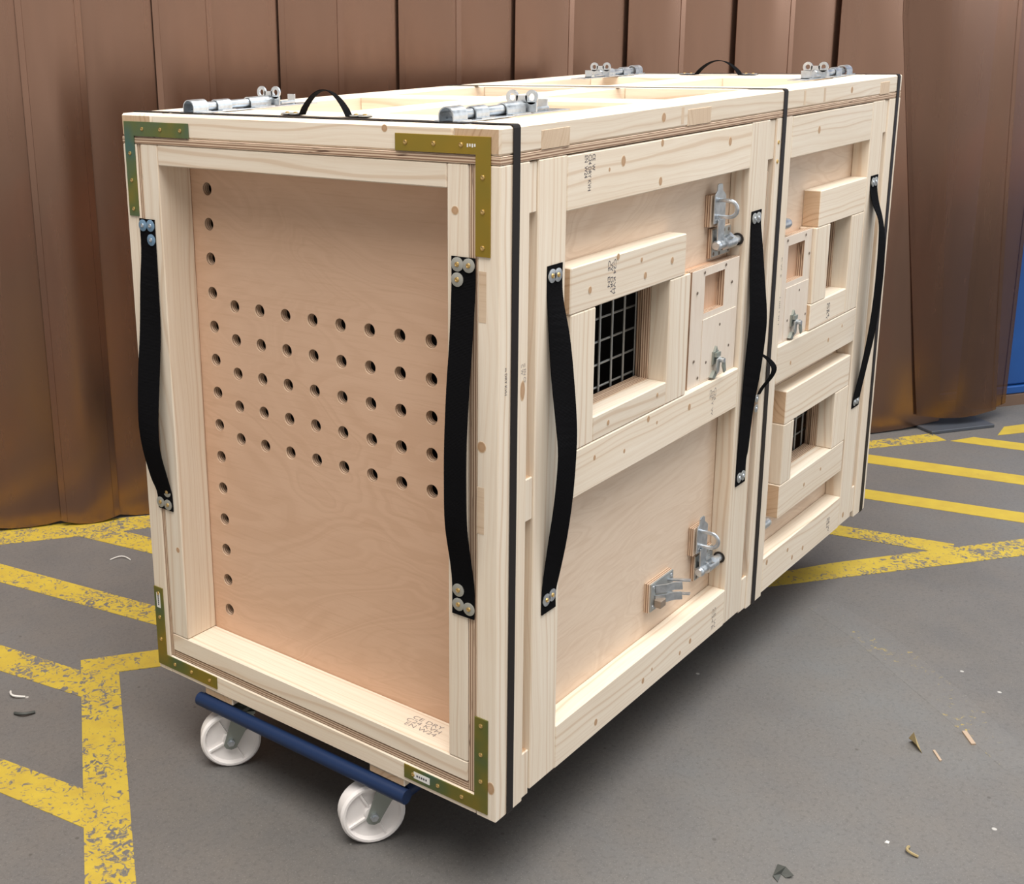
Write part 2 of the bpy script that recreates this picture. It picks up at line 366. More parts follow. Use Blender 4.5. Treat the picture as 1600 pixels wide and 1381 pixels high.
# ------------------------------------------------------------------ back of the hall: grey wall, blue door
TD = Vector((1, -.7, 0)).normalized(); ND = Vector((.7, 1, 0)).normalized(); D0 = 2.80 / math.hypot(.7, 1)
def cv(t, n, z): return TD * t + ND * (D0 + n) + Vector((0, 0, z))
def cbox(mb, t0, t1, n0, n1, z0, z1, mi=0):
    vs = [cv(t, n, z) for t in (t0, t1) for n in (n0, n1) for z in (z0, z1)]
    return mb.add(vs, [(0, 1, 3, 2), (4, 6, 7, 5), (0, 4, 5, 1), (2, 3, 7, 6), (0, 2, 6, 4), (1, 5, 7, 3)], mi)
tag(cbox(MB(), -4.5, 2.9, .34, .44, 0, 4.2).build('wall_back', 'grey_wall'), kind='structure')
dr = tag(cbox(MB(), 2.90, 5.6, .16, .20, .05, 3.2).build('door_1', 'blue_wall'), kind='structure')
for k in range(4): cbox(MB(), 2.92 + k * .67, 2.92 + k * .67 + .65, .145, .16, .09, 3.15).build('door_panel', 'blue_wall', dr, bev=.006)
cbox(MB(), 2.90, 5.6, .135, .16, .05, .085).build('bottom_rail', 'blue_wall', dr, bev=.004)
tag(cbox(MB(), 2.70, 5.7, .125, .20, 0, .048).build('trim_1', 'skirting'), kind='structure')

# ------------------------------------------------------------------ bronze strip curtain
cur = thing('strip_curtain', cv(1.2, 0, 0), 'bronze translucent strip curtain hanging behind the wooden crate', 'curtain')
ZT = 2.62
def strip(t0t, t1t, t0b, t1b, n, zb, bow, curl=0.0, mat='bronze_pvc'):
    nu, nv = 8, 14; mb = MB(); vs = []
    for side in (0, 1):
        for j in range(nv + 1):
            f = j / nv; z = zb + (ZT - .04 - zb) * f; g = (1 - f) ** 3
            a = t0b + (t0t - t0b) * min(1, f * 1.5); b = t1b + (t1t - t1b) * min(1, f * 1.5)
            for i in range(nu + 1):
                hw = .020 / (b - a); u = (0, hw, hw + .004, .3, .5, .7, 1 - hw - .004, 1 - hw, 1)[i]; e = (2 * u - 1)
                nn = n - bow * (1 - e * e) - (.0022 if i < 2 or i > 6 else 0) + .002 * math.sin(f * 5 + n * 300) * (1 - f) - curl * g * (u if curl > 0 else 1 - u)
                sag = .018 * g * e * e * (1 if j == 0 else 0)
                vs.append(cv(a + (b - a) * u, nn + side * .003, z + sag))
    q = (nu + 1) * (nv + 1); fs = []
    for j in range(nv):
        for i in range(nu):
            k = j * (nu + 1) + i
            fs += [(k, k + 1, k + nu + 2, k + nu + 1), (q + k + nu + 1, q + k + nu + 2, q + k + 1, q + k)]
    for i in range(nu): fs += [(i + 1, i, q + i, q + i + 1), (nv * (nu + 1) + i, nv * (nu + 1) + i + 1, q + nv * (nu + 1) + i + 1, q + nv * (nu + 1) + i)]
    for j in range(nv):
        for i in (0, nu):
            k = j * (nu + 1) + i; fs.append((k, k + nu + 1, q + k + nu + 1, q + k))
    mb.add(vs, fs, 0, True); return mb.build('strip', mat, cur)
seams = [-2.84, -2.61, -2.38, -2.15, -1.92, -1.69, -1.46, -1.23, -1.0, -.77, -.565, -.336, -.14, .083, .305, .502, .729, .93, 1.153, 1.364, 1.59, 1.80, 2.04, 2.237, 2.50]
for k in range(len(seams) - 1):
    front = (k % 2 == 1); a, b = seams[k], seams[k + 1]; pad = .0 if front else .045
    j = random.uniform(-.01, .01)
    last = k == len(seams) - 2
    strip(a - pad, b + pad + (.22 if last else 0), a - pad + j, b + pad + j + (.36 if last else 0), -.014 if front else .006, random.uniform(.002, .006), .012 if front else .006)
strip(2.49, 3.03, 2.735, 3.10, -.026, .045, .022, .03, 'bronze_pvc_clear')
strip(2.96, 3.19, 2.99, 3.19, -.006, .05, .012, -.02, 'bronze_pvc_clear')
cbox(MB(), -3.0, 3.30, -.03, .03, ZT - .05, ZT + .01).build('top_rail', 'plate_steel', cur, bev=.004)
cbox(MB(), 3.02, 3.07, .035, .085, .012, ZT - .05).build('post', 'plate_steel', cur, bev=.003)
cbox(MB(), -2.90, -2.85, .035, .085, .012, ZT - .05).build('post', 'plate_steel', cur, bev=.003)
cbox(MB(), -3.02, -2.72, -.05, .2, 0, .012).build('foot_plate', 'plate_steel', cur, bev=.002)
cbox(MB(), 2.755, 3.062, -.105, .10, 0, .014).build('foot_plate', 'plate_steel', cur, bev=.002)

# ------------------------------------------------------------------ the crate
RX, RY = L / 2, W / 2
crate = place(bpy.data.objects.new('transport_crate', None), None, (RX, RY, GZ))
tag(crate, 'large pale pine animal transport crate with barred windows and black webbing handles', 'crate')
G = GZ
def B(name, x, y, z, mat='pine', par=None, **k): return board(name, par or crate, x, y, (z[0] + G, z[1] + G), mat, **k)
def PX(name, mb, mats, par=None, **k): return mb.xf(lambda p: (p[0], p[1], p[2] + G)).build(name, mats, par or crate, **k)
YL = .9345
# corner posts
for x in ((0, .092), (1.938, L)):
    for y in ((0, .046), (YL, W)):
        B('corner_post', x, y, (0, 1.2565))
# outer boards, ply walls and the inner frame at both ends
for s in (0, 1):
    X = (lambda a, b: (a, b)) if s == 0 else (lambda a, b: (L - b, L - a))
    B('bottom_board', X(0.0, .092), (.0465, YL - .0005), (0.001, .0445))
    B('ply_edge_strip', X(.003, .092), (.0465, .0655), (.0465, 1.2565), 'ply_edge', order=(2, 0, 1), bev=.0008)
    B('ply_edge_strip', X(.003, .092), (.9225, YL - .0005), (.0465, 1.2565), 'ply_edge', order=(2, 0, 1), bev=.0008)
    B('ply_edge_strip', X(.003, .092), (.066, .922), (.0455, .0625), 'ply_edge', order=(1, 0, 2), bev=.0008)
    B('end_post', X(.001, .092), (.0665, .1115), (.107, 1.2565)); B('end_post', X(.001, .092), (.8685, .922), (.107, 1.2565))
    B('end_rail', X(.001, .092), (.0665, .922), (.063, .1065)); B('end_rail', X(.001, .092), (.112, .868), (1.213, 1.2565))
    pan = B('end_panel', X(.0925, .1105), (.064, .925), (.064, 1.2565), 'ply_front', order=(1, 2, 0), edge='ply_edge', bev=.0006)
    if s == 0:
        c = MB()
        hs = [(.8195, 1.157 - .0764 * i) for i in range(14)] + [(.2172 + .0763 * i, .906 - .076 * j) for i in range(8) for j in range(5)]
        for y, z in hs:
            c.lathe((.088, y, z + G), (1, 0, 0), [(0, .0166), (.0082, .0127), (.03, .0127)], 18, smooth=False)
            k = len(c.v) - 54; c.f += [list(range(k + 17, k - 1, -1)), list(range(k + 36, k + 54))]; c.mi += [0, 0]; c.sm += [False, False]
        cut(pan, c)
# floor and lid sheets, far side
B('floor_sheet', (.0935, 1.936), (.066, .9225), (.0455, .0625), 'ply_side', order=(0, 1, 2), edge='ply_edge', bev=.0006)
for z in ((1.2575, 1.2715),): B('lid_sheet', (0.0, L), (0.0, W), z, 'ply_side', order=(0, 1, 2), edge='ply_edge', bev=.0008)
B('side_panel', (.093, 1.937), (.9135, .9220), (.064, 1.2565), 'ply_side', order=(0, 2, 1), bev=.0006)
for x in ((.119, .214), (.96, 1.07), (1.806, 1.905)): B('stile', x, (YL, W), (.012, 1.254))
for x in ((.2145, .9595), (1.0705, 1.8055)):
    for z in ((.01, .108), (.585, .683), (1.154, 1.252)): B('rail', x, (YL, W), z)
# sill beams under the near and far side
for y in ((.048, .064), (.9225, .934)): B('sill_board', (.0935, 1.936), y, (.002, .0445))

B('interior_shade_sheet', (.13, 1.9), (.55, .56), (.07, 1.25), 'dark_hole', bev=0)  # added black sheet, stands in for the shade inside the crate
# ---- the door side (faces -y)
ST = {}
for n, x in (('B', (.1195, .2138)), ('C', (1.0122, 1.112)), ('M', (1.1505, 1.2468)), ('D', (1.8062, 1.9045))):
    ST[n] = B('stile', x, (0 if n != 'M' else .0005, .046), (.012 if n != 'M' else 0.0, 1.2565))
RL = {}
for b, x in ((1, (.2142, 1.0118)), (2, (1.2472, 1.8058))):
    for k, z in (('low', (.010, .108)), ('mid', (.585, .683)), ('top', (1.154, 1.2545))): RL[b, k] = B('rail', x, (0, .046), z)
# grooves beside the stiles: sunk strip and spacer blocks
for x, zs, d in (((.0925, .119), ((1.165, 1.254), (.589, .674), (.002, .102)), .030), ((1.1125, 1.150), ((1.162, 1.254), (.002, .095)), .028), ((1.905, 1.9375), ((1.164, 1.254), (.02, .104)), .030)):
    B('groove_strip', x, (d, .046), (.003, 1.2565), 'pine_rough', bev=.0005)
    for z in zs: B('spacer_block', x, (.0035, d - .0005), z)
B('ply_edge_strip', (1.1125, 1.136), (.008, .0275), (.096, 1.133), 'ply_edge', order=(2, 1, 0), bev=.0006)
# door panels with the window openings
WIN = {1: [(.331, .640, .735, .957)], 2: [(1.553, 1.708, .755, .957), (1.396, 1.695, .289, .456)]}
for b, x in ((1, (.093, 1.13)), (2, (1.1305, 1.937))):
    p = B('door_panel', x, (.0465, .0635), (.064, 1.2565), 'ply_side', order=(0, 2, 1), edge='ply_edge', bev=.0006)
    c = MB()
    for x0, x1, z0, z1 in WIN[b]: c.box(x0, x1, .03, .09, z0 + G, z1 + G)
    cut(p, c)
    for x0, x1, z0, z1 in WIN[b]:
        for q, (xa, xb, za, zb2) in enumerate(((x0 - .03, x0 + .002, z0 - .03, z1 + .03), (x1 + .012, x1 + .05, z0 - .03, z1 + .03), (x0 + .0025, x1 + .0115, z0 - .03, z0 - .002), (x0 + .0025, x1 + .0115, z1 + .002, z1 + .03))):
            B('mesh_frame', (xa, xb), (.064, .082), (za, zb2), 'ply_edge', order=(2, 0, 1) if q < 2 else (0, 2, 1), bev=.0005)
        m = MB(); xs = []; xx = .5025 if b == 1 else (1.641 if z0 < .5 else 1.60)
        while xx - .0517 > x0 - .02: xx -= .0517
        while xx < x1 + .03: m.tube([(xx, .0875, z0 - .02), (xx, .0875, z1 + .02)], .0024, 6); xx += .0517
        zz = .7395 if z0 > .5 else .2745
        while zz < z1 + .02: m.tube([(x0 - .02, .0915, zz), (x1 + .04, .0915, zz)], .0024, 6); zz += .0497
        PX('wire_mesh', m, 'zinc_dull')
# window surrounds
def blk(x, z, par=None): return B('window_frame', x, (0.0005, .046), z)
WB = blk((.235, .706), (.9575, 1.047)); blk((.239, .3305), (.684, .957)); blk((.6405, .7345), (.684, .957)); SILL = blk((.331, .640), (.684, .7345))
blk((1.468, 1.8055), (.9575, 1.052)); blk((1.456, 1.553), (.7555, .957)); blk((1.7105, 1.8055), (.684, .957)); SILL2 = blk((1.453, 1.710), (.684, .755))
blk((1.330, 1.794), (.4565, .547)); blk((1.328, 1.396), (.2885, .456)); blk((1.695, 1.797), (.2885, .456)); LOW2 = blk((1.326, 1.794), (.194, .288))
# lid
LS = B('lid_rail', (0, L), (0, .098), (1.272, H), bev=.004); B('lid_rail', (0, L), (.8805, W), (1.272, H), bev=.004)
FR = B('lid_rail', (0.001, .118), (.0985, .880), (1.272, H - .0005), bev=.004); B('lid_rail', (L - .118, L - .001), (.0985, .880), (1.272, H - .0005), bev=.004)
for x in ((.1185, .218), (.683, .791), (1.225, 1.33), (1.812, L - .1185)):
    B('lid_crosspiece', x, (.0985, .4395), (1.272, H - .0015)); B('lid_crosspiece', x, (.5405, .880), (1.272, H - .0015))
B('lid_crosspiece', (.2185, 1.8115), (.440, .540), (1.272, H - .001))
for x in ((.1185, .218), (1.812, L - .1185)): B('lid_crosspiece', x, (.4397, .5403), (1.272, H - .0015))
for x in ((.125, .218), (.683, .791), (1.85, 1.925)):      # crosspiece ends let into the side rail
    B('tenon_end', x, (-.0009, .012), (1.2725, 1.306), 'pine_rough', order=(1, 0, 2), bev=.0006)
# runners under the crate, standing on the dolly
for y in ((.226, .320), (.730, .822)): B('runner', (.004, 1.9), y, (-.0185, -.0005))

# ---- fasteners (shared meshes)
def proto(mb, mats): 
    o = mb.build('proto', mats, None, origin=(0, 0, 0)); me = o.data; COL.objects.unlink(o); bpy.data.objects.remove(o); return me
m = MB().lathe((0, 0, 0), (0, -1, 0), [(-.0002, .0046), (.0012, .0044), (.0022, .0028), (.0016, .0016), (.0016, 0.0001)], 10); SCREW = {k: proto(m, k) for k in ('brass', 'zinc', 'zinc_dull')}
m = MB().lathe((0, 0, 0), (0, -1, 0), [(-.0002, .0046), (.0005, .0042), (.0002, .0024), (.0001, .0001)], 10); SCREW['dark'] = proto(m, 'screw_dark')
def washer(col, sc):
    m = MB().lathe((0, 0, 0), (0, -1, 0), [(0, .0128), (.0016, .0128), (.0018, .0122), (.0018, .0002)], 20)
    m.lathe((0, 0, 0), (0, -1, 0), [(.0015, .0048), (.0032, .0044), (.0042, .0026), (.0034, .0014), (.0034, .0001)], 10, mi=1); return proto(m, [col, sc])
WASH = {'grey': washer('washer_grey', 'brass'), 'blue': washer('zinc_blue', 'zinc'), 'zinc': washer('zinc', 'brass'), 'plain': washer('zinc_dull', 'zinc')}
ROT = {'-y': (0, 0, 0), '-x': (0, 0, -PI / 2), '+z': (-PI / 2, 0, 0)}
def fix(me, name, par, p, face, sc=1.0):
    o = bpy.data.objects.new(name, me); place(o, par, (p[0], p[1], p[2] + G)); o.rotation_euler = ROT[face]; o.scale = (sc, sc, sc); return o
KN = MB().lathe((0, 0, 0), (0, -1, 0), [(-.3, 1.0), (.25, .98), (.45, .0001)], 14); KNOT = proto(KN, 'knot_wood')
def knot(par, p, face, rx=.007, rz=.010):
    o = bpy.data.objects.new('knot', KNOT); place(o, par, (p[0], p[1], p[2] + G)); o.rotation_euler = ROT[face]; o.scale = (rx, .0008, rz)
for par, pts in (((RL[1, 'top']), ((.418, 1.226, 1.3), (.576, 1.247, .9), (.574, 1.171, 1.1), (.896, 1.224, 1.2), (.365, 1.215, .5))), (WB, ((.305, .994, .9), (.525, .986, .9), (.642, .999, .9), (.507, 1.021, .6), (.41, 1.042, .8))),
    (RL[1, 'mid'], ((.757, .649, 1.0), (.563, .671, .9), (.603, .653, .5), (.34, .648, .7), (.462, .628, .6))), (SILL, ((.391, .708, .7), (.60, .715, .6))),
    (RL[1, 'low'], ((.588, .044, .9), (.824, .045, .9), (.771, .036, .7), (.378, .039, 1.0), (.63, .055, .5))), (RL[2, 'mid'], ((1.60, .63, .8), (1.338, .623, .7), (1.70, .65, .6))),
    (RL[2, 'low'], ((1.270, .090, 1.0), (1.413, .075, .8), (1.526, .042, .9), (1.45, .04, .9))), (ST['D'], ((1.840, .040, 1.1),)), (RL[2, 'top'], ((1.42, 1.21, 1.2),)), (LOW2, ((1.50, .24, .7), (1.62, .25, .6)))):
    for x, z, s in pts: knot(par, (x, -.0001, z), '-y', .0068 * s, .0085 * s)
knot(LS, (.577, -.0001, 1.297), '-y', .009, .010); knot(LS, (1.63, -.0001, 1.297), '-y', .008, .009)
knot(FR, (.001, .248, 1.311), '-x', .007, .007)
kp = [o for o in COL.objects if o.name.startswith('corner_post')][0]
knot(kp, (-.0001, .036, .757), '-x', .010, .011); knot(kp, (-.0001, .012, .072), '-x', .009, .014); knot(kp, (.075, -.0001, .85), '-y', .008, .02)
for y, z in ((.0385, .635), (.036, 1.03)): B('finger_joint', (-.0004, .004), (y - .0085, y + .007), (z - .045, z + .045), 'pine_rough', kp, order=(1, 2, 0), bev=0)
for x in (.66, 1.31, 1.44): B('finger_joint', (x - .006, x + .006), (-.0003, .004), (1.278, 1.312), 'pine_rough', LS, order=(2, 0, 1), bev=0)
ep = [o for o in COL.objects if o.name.startswith('end_post')]
knot(ep[0], (.0009, .094, 1.176), '-x', .008, .008); knot(ep[1], (.0009, .884, .33), '-x', .006, .007)
for y, z in ((.88, 1.19), (.88, .95), (.88, .76)): pass
knot(ST['C'], (1.05, -.0001, .44), '-y', .006, .007)

# ---- yellow-zinc corner brackets on the end face
def bracket(y0, z0, sy, sz, lab):            # outer corner, direction of the legs
    a, w = .2035, .0305
    poly = [(y0, z0), (y0 + sy * a, z0), (y0 + sy * a, z0 + sz * w), (y0 + sy * w, z0 + sz * w), (y0 + sy * w, z0 + sz * a), (y0, z0 + sz * a)]
    o = PX('corner_bracket', MB().prism(poly, 0, -.0028, 0), 'yellow_zinc', bev=.0005)
    for d in (.060, .118, .180): fix(SCREW['brass'], 'screw', o, (-.0028, y0 + sy * d, z0 + sz * w / 2), '-x'); fix(SCREW['brass'], 'screw', o, (-.0028, y0 + sy * w / 2, z0 + sz * (d + .008)), '-x')
    return o
def hue(o, v): o.color = (v, v, v, 1); return o
b1 = bracket(.0185, 1.304, 1, -1, 0); b2 = bracket(.968, 1.304, -1, -1, 0); b3 = bracket(.977, .012, -1, 1, 0); b4 = bracket(.018, .012, 1, 1, 0)
for o, v in ((b1, .32), (b2, .62), (b3, .50), (b4, .54)): hue(o, v)
def sticker(par, y, z, sy, sz):
    o = PX('sticker', MB().box(-.0034, -.0026, y - sy, y + sy, z - sz, z + sz), 'sticker', par)
    k = 5
    for i in range(k):
        a = -1 + 2 * (i + .5) / k
        yy, zz = (y + a * sy * .7, z) if sy > sz else (y, z + a * sz * .7)
        PX('print', MB().box(-.0036, -.0033, yy - .0018, yy + .0018, zz - .0022, zz + .0022), 'ink', par)
sticker(b4, .176, .0275, .020, .0075); sticker(b3, .962, .182, .0065, .019)
for i, yy in enumerate((.065, .060, .055, .050)): PX('stamped_mark', MB().box(-.0032, -.0027, yy - .0014, yy + .0014, 1.2885 - .003 + .001 * (i % 2), 1.2885 + .003), 'sticker', b1)

# ---- webbing handles
def strap(edge_a, edge_b, wash, kind, face):
    a = smooth_path(edge_a, 4); b = smooth_path(edge_b, 4)
    o = PX('webbing_handle', MB().ribbon(a, b, .0022), 'webbing')
    for p in wash: fix(WASH[kind], 'washer', o, p, face)
    return o
def side_strap(xa, xb, prof, wash, kind='zinc'):
    o = strap([(xa, -.0016 + d, z) for d, d2, z in prof], [(xb, -.0016 + d2, z) for d, d2, z in prof], wash, kind, '-y'); return o
side_strap(.150, .200, [(0, 0, 1.064), (0, 0, 1.022), (-.002, -.005, .985), (-.006, -.018, .93), (-.012, -.028, .86), (-.024, -.037, .77), (-.030, -.038, .71), (-.024, -.033, .62), (-.012, -.022, .53), (-.003, -.008, .455), (0, 0, .415), (0, 0, .380)],
           [(.163, -.0028, 1.045), (.183, -.0028, 1.044), (.164, -.0028, .408), (.185, -.0028, .411)])
side_strap(1.032, 1.086, [(0, 0, 1.052), (0, 0, 1.02), (-.002, -.007, .972), (-.006, -.019, .881), (-.010, -.028, .81), (-.009, -.029, .757), (-.005, -.022, .661), (-.003, -.010, .563), (-.001, -.004, .465), (0, 0, .43), (0, 0, .375)],
           [(1.046, -.0028, 1.035), (1.068, -.0028, 1.035), (1.048, -.0028, .395), (1.070, -.0028, .395)], 'plain')
side_strap(1.833, 1.888, [(0, 0, 1.052), (0, 0, 1.015), (-.010, -.008, .975), (-.030, -.022, .93), (-.035, -.034, .87), (-.036, -.038, .785), (-.034, -.036, .69), (-.027, -.028, .59), (-.015, -.014, .49), (-.003, -.003, .41), (0, 0, .374)],
           [(1.847, -.0028, 1.034), (1.869, -.0028, 1.034), (1.849, -.0028, .393), (1.871, -.0028, .393)], 'plain')
def end_strap(ya, yb, prof, wash, kinds):
    o = strap([(-.0012 + d, ya, z) for d, d2, z in prof], [(-.0012 + d2, yb, z) for d, d2, z in prof], [], 'grey', '-x')
    for p, k in zip(wash, kinds): fix(WASH[k], 'washer', o, p, '-x')
    return o
end_strap(.938, .889, [(0, 0, 1.0965), (0, 0, 1.03), (-.010, -.001, .95), (-.020, -.003, .85), (-.034, -.014, .75), (-.042, -.026, .65), (-.036, -.027, .58), (-.018, -.010, .505), (-.003, -.001, .465), (0, 0, .424)],
          [(-.0024, .926, 1.082), (-.0024, .901, 1.083), (-.0024, .901, 1.052), (-.0024, .904, .470), (-.0024, .929, .440), (-.0024, .904, .438)], ['blue'] * 3 + ['grey'] * 3)
end_strap(.100, .050, [(0, 0, 1.0965), (0, 0, 1.04), (-.006, -.008, .95), (-.016, -.018, .86), (-.023, -.026, .76), (-.0245, -.027, .68), (-.022, -.023, .60), (-.006, -.008, .52), (0, 0, .475), (0, 0, .415)],
          [(-.0024, .0865, 1.083), (-.0024, .0625, 1.083), (-.0024, .0865, 1.056), (-.0024, .085, .466), (-.0024, .085, .437), (-.0024, .061, .434)], ['grey'] * 6)
# small pull loop beside the middle post
lp = smooth_path([(1.135, .0, .690), (1.150, -.014, .672), (1.155, -.024, .652), (1.150, -.02, .630), (1.138, -.006, .604), (1.131, -.002, .588)], 4)
o = PX('pull_loop', MB().ribbon([p + Vector((0, 0, 0)) for p in lp], [p + Vector((.006 + .014 * math.sin(PI * i / (len(lp) - 1)), -.004, 0)) for i, p in enumerate(lp)], .002), 'webbing')
fix(WASH['plain'], 'washer', o, (1.131, -.0005, .578), '-y', .8); fix(WASH['plain'], 'washer', o, (1.131, -.0005, .552), '-y', .8)
# lid handles
for x, ya, yb, apex, w in ((.094, .533, .411, .049, .016), (1.935, .580, .440, .042, .026)):
    pa, pb = [], []
    for i in range(17):
        f = i / 16; y = ya + (yb - ya) * f; hgt = apex * math.sin(PI * f) ** .8; tw = .5 + .5 * abs(2 * f - 1)
        pa.append((x - w * .62 * tw, y, H + .0018 + hgt)); pb.append((x + w * .62 * tw, y, H + .0018 + hgt * (.96)))
    o = PX('lid_handle', MB().ribbon([(x - w * .6, ya + .05, H + .0016)] + pa + [(x - w * .6, yb - .05, H + .0016)], [(x + w * .6, ya + .05, H + .0016)] + pb + [(x + w * .6, yb - .05, H + .0016)], .0018), 'webbing')
    for y in (ya + .018, ya + .040, yb - .018, yb - .040): fix(WASH['zinc'], 'washer', o, (x, y, H + .0026), '+z')

# ---- barrel bolts on the lid
def barrel_bolt(y, far):
    f = (lambda p: (p[0], p[1], p[2])) if not far else (lambda p: (L - p[0], p[1], p[2]))
    P = lambda name, mb, mat, par, **k: PX(name, mb.xf(f), mat, par, **k)
    base = P('barrel_bolt', MB().box(.044, .415, y - .026, y + .026, H, H + .0022), 'zinc', None, bev=.0006)
    z0 = H + .0022
    for x0, x1, r in ((.042, .084, .0168), (.116, .156, .0135), (.214, .275, .0135)):
        m = MB(); pr = []
        for k, rr in ((0, r), (1, r - .0022)):
            pr.append([(y + rr, z0), (y + rr, z0 + .0095)] + [(y + rr * math.cos(PI * i / 10), z0 + .0095 + rr * math.sin(PI * i / 10)) for i in range(1, 10)] + [(y - rr, z0 + .0095), (y - rr, z0)])
        n = len(pr[0]); vs = [(x, *p) for x in (x0, x1) for q in pr for p in q]
        fs = []
        for i in range(n - 1):
            fs += [(i, i + 1, 2 * n + i + 1, 2 * n + i), (n + i, 3 * n + i, 3 * n + i + 1, n + i + 1), (i, n + i, n + i + 1, i + 1), (2 * n + i, 2 * n + i + 1, 3 * n + i + 1, 3 * n + i)]
        m.add(vs, fs, 0, False)
        m.box(x0, x1, y + r, y + .025, z0, z0 + .002); m.box(x0, x1, y - .025, y - r, z0, z0 + .002)
        P('saddle', m, 'zinc', base)
    P('rod', MB().cyl((.070, y, z0 + .0105), (.288, y, z0 + .0105), .0092, n=16).cyl((.288, y, z0 + .0105), (.291, y, z0 + .0105), .0092, .0075, n=16), 'zinc', base)
    e = MB(); hs = .0215; zc = z0 + .029; ro, ri = .0135, .0068; n = 18      # two padlock ears side by side
    for sgn in (-1, 1):
        c0 = (y + sgn * hs, zc); vs = []
        for x in (.281, .285):
            for rr in (ro, ri): vs += [(x, c0[0] + rr * math.cos(2 * PI * i / n), c0[1] + rr * math.sin(2 * PI * i / n)) for i in range(n)]
        fs = []
        for i in range(n):
            j = (i + 1) % n
            fs += [(i, n + i, n + j, j), (2 * n + i, 2 * n + j, 3 * n + j, 3 * n + i), (i, j, 2 * n + j, 2 * n + i), (n + i, 3 * n + i, 3 * n + j, n + j)]
        e.add(vs, fs)
    e.box(.281, .285, y - hs - .011, y + hs + .011, z0 + .002, zc - .009); e.box(.281, .285, y - .012, y + .012, zc - .010, zc + .003)
    P('padlock_ears', e, 'zinc', base)
    P('stop_tab', MB().box(.354, .357, y - .011, y + .011, z0, z0 + .0215).box(.348, .357, y - .011, y + .011, z0, z0 + .003), 'zinc', base, bev=.0005)
    P('handle_bar', MB().cyl((.300, y - .018, z0 + .006), (.345, y - .018, z0 + .006), .004, n=10), 'zinc', base)
barrel_bolt(.143, False); barrel_bolt(.808, False); barrel_bolt(.143, True); barrel_bolt(.808, True)

# ---- sliding hatches
for k, (x0, x1, hx0, hx1, hz0, hz1) in enumerate(((.765, 1.0085, .829, .931, .8475, .933), (1.252, 1.455, 1.300, 1.407, .838, .932))):
    p = B('feed_hatch', (x0, x1), (.011, .0285), (.6835, .952 if k == 0 else .957), 'ply_pale', order=(2, 0, 1), edge='ply_edge', bev=.0008)
    cut(p, MB().box(hx0, hx1, 0, .05, hz0 + G, hz1 + G))
    B('hatch_back', (x0 + .004, x1 - .002), (.029, .046), (.684, .95), 'ply_front', order=(2, 0, 1), bev=.0005)
    sx = (.8255, 1.0) if k == 0 else (1.299, 1.45)
    sl = B('slide', sx, (.0095, .0112), (.690, hz0 - .014), 'ply_pale', p, order=(2, 0, 1), bev=.0004)
    pts = [(.824, .942), (.933, .943), (.970, .897), (.791, .901), (.915, .807), (.969, .746), (.789, .745), (.851, .730), (.812, .702)] if k == 0 else [(1.409, .946), (1.291, .947), (1.440, .893), (1.388, .805), (1.44, .732), (1.32, .737)]
    for x, z in pts: fix(SCREW['dark'], 'screw', p, (x, .0094, z), '-y', .8)
    cx = .895 if k == 0 else 1.352; cz = .722
    m = MB().box(cx - .013, cx + .013, .0055, .0095, cz - .004, cz + .026).box(cx - .010, cx + .012, -.001, .0055, cz + .014, cz + .024)
    m.prism([(cx - .008, cz + .026), (cx, cz + .038), (cx + .006, cz + .026)], 1, .004, .0095)
    tl = PX('turn_latch', m, 'fork_steel', p)
    PX('wing', MB().prism([(cx + .003, cz + .014), (cx + .013, cz + .008), (cx + .021, cz - .022), (cx + .012, cz - .026), (cx + .002, cz - .008)], 1, -.012, -.008), 'fork_steel', p, bev=.0008)
    PX('wing', MB().prism([(cx - .010, cz + .010), (cx + .005, cz + .014), (cx + .002, cz - .020), (cx - .008, cz - .026), (cx - .014, cz - .010)], 1, -.004, .0), 'zinc_dull', p, bev=.0008)
    PX('pin', MB().cyl((cx + .004, .008, cz + .006), (cx + .004, -.014, cz + .006), .006, n=12), 'zinc', p)
    PX('keeper', MB().prism([(cx - .024, cz - .032), (cx - .008, cz - .018), (cx + .006, cz - .024), (cx - .010, cz - .0375)], 1, .001, .0094), 'fork_steel', p)

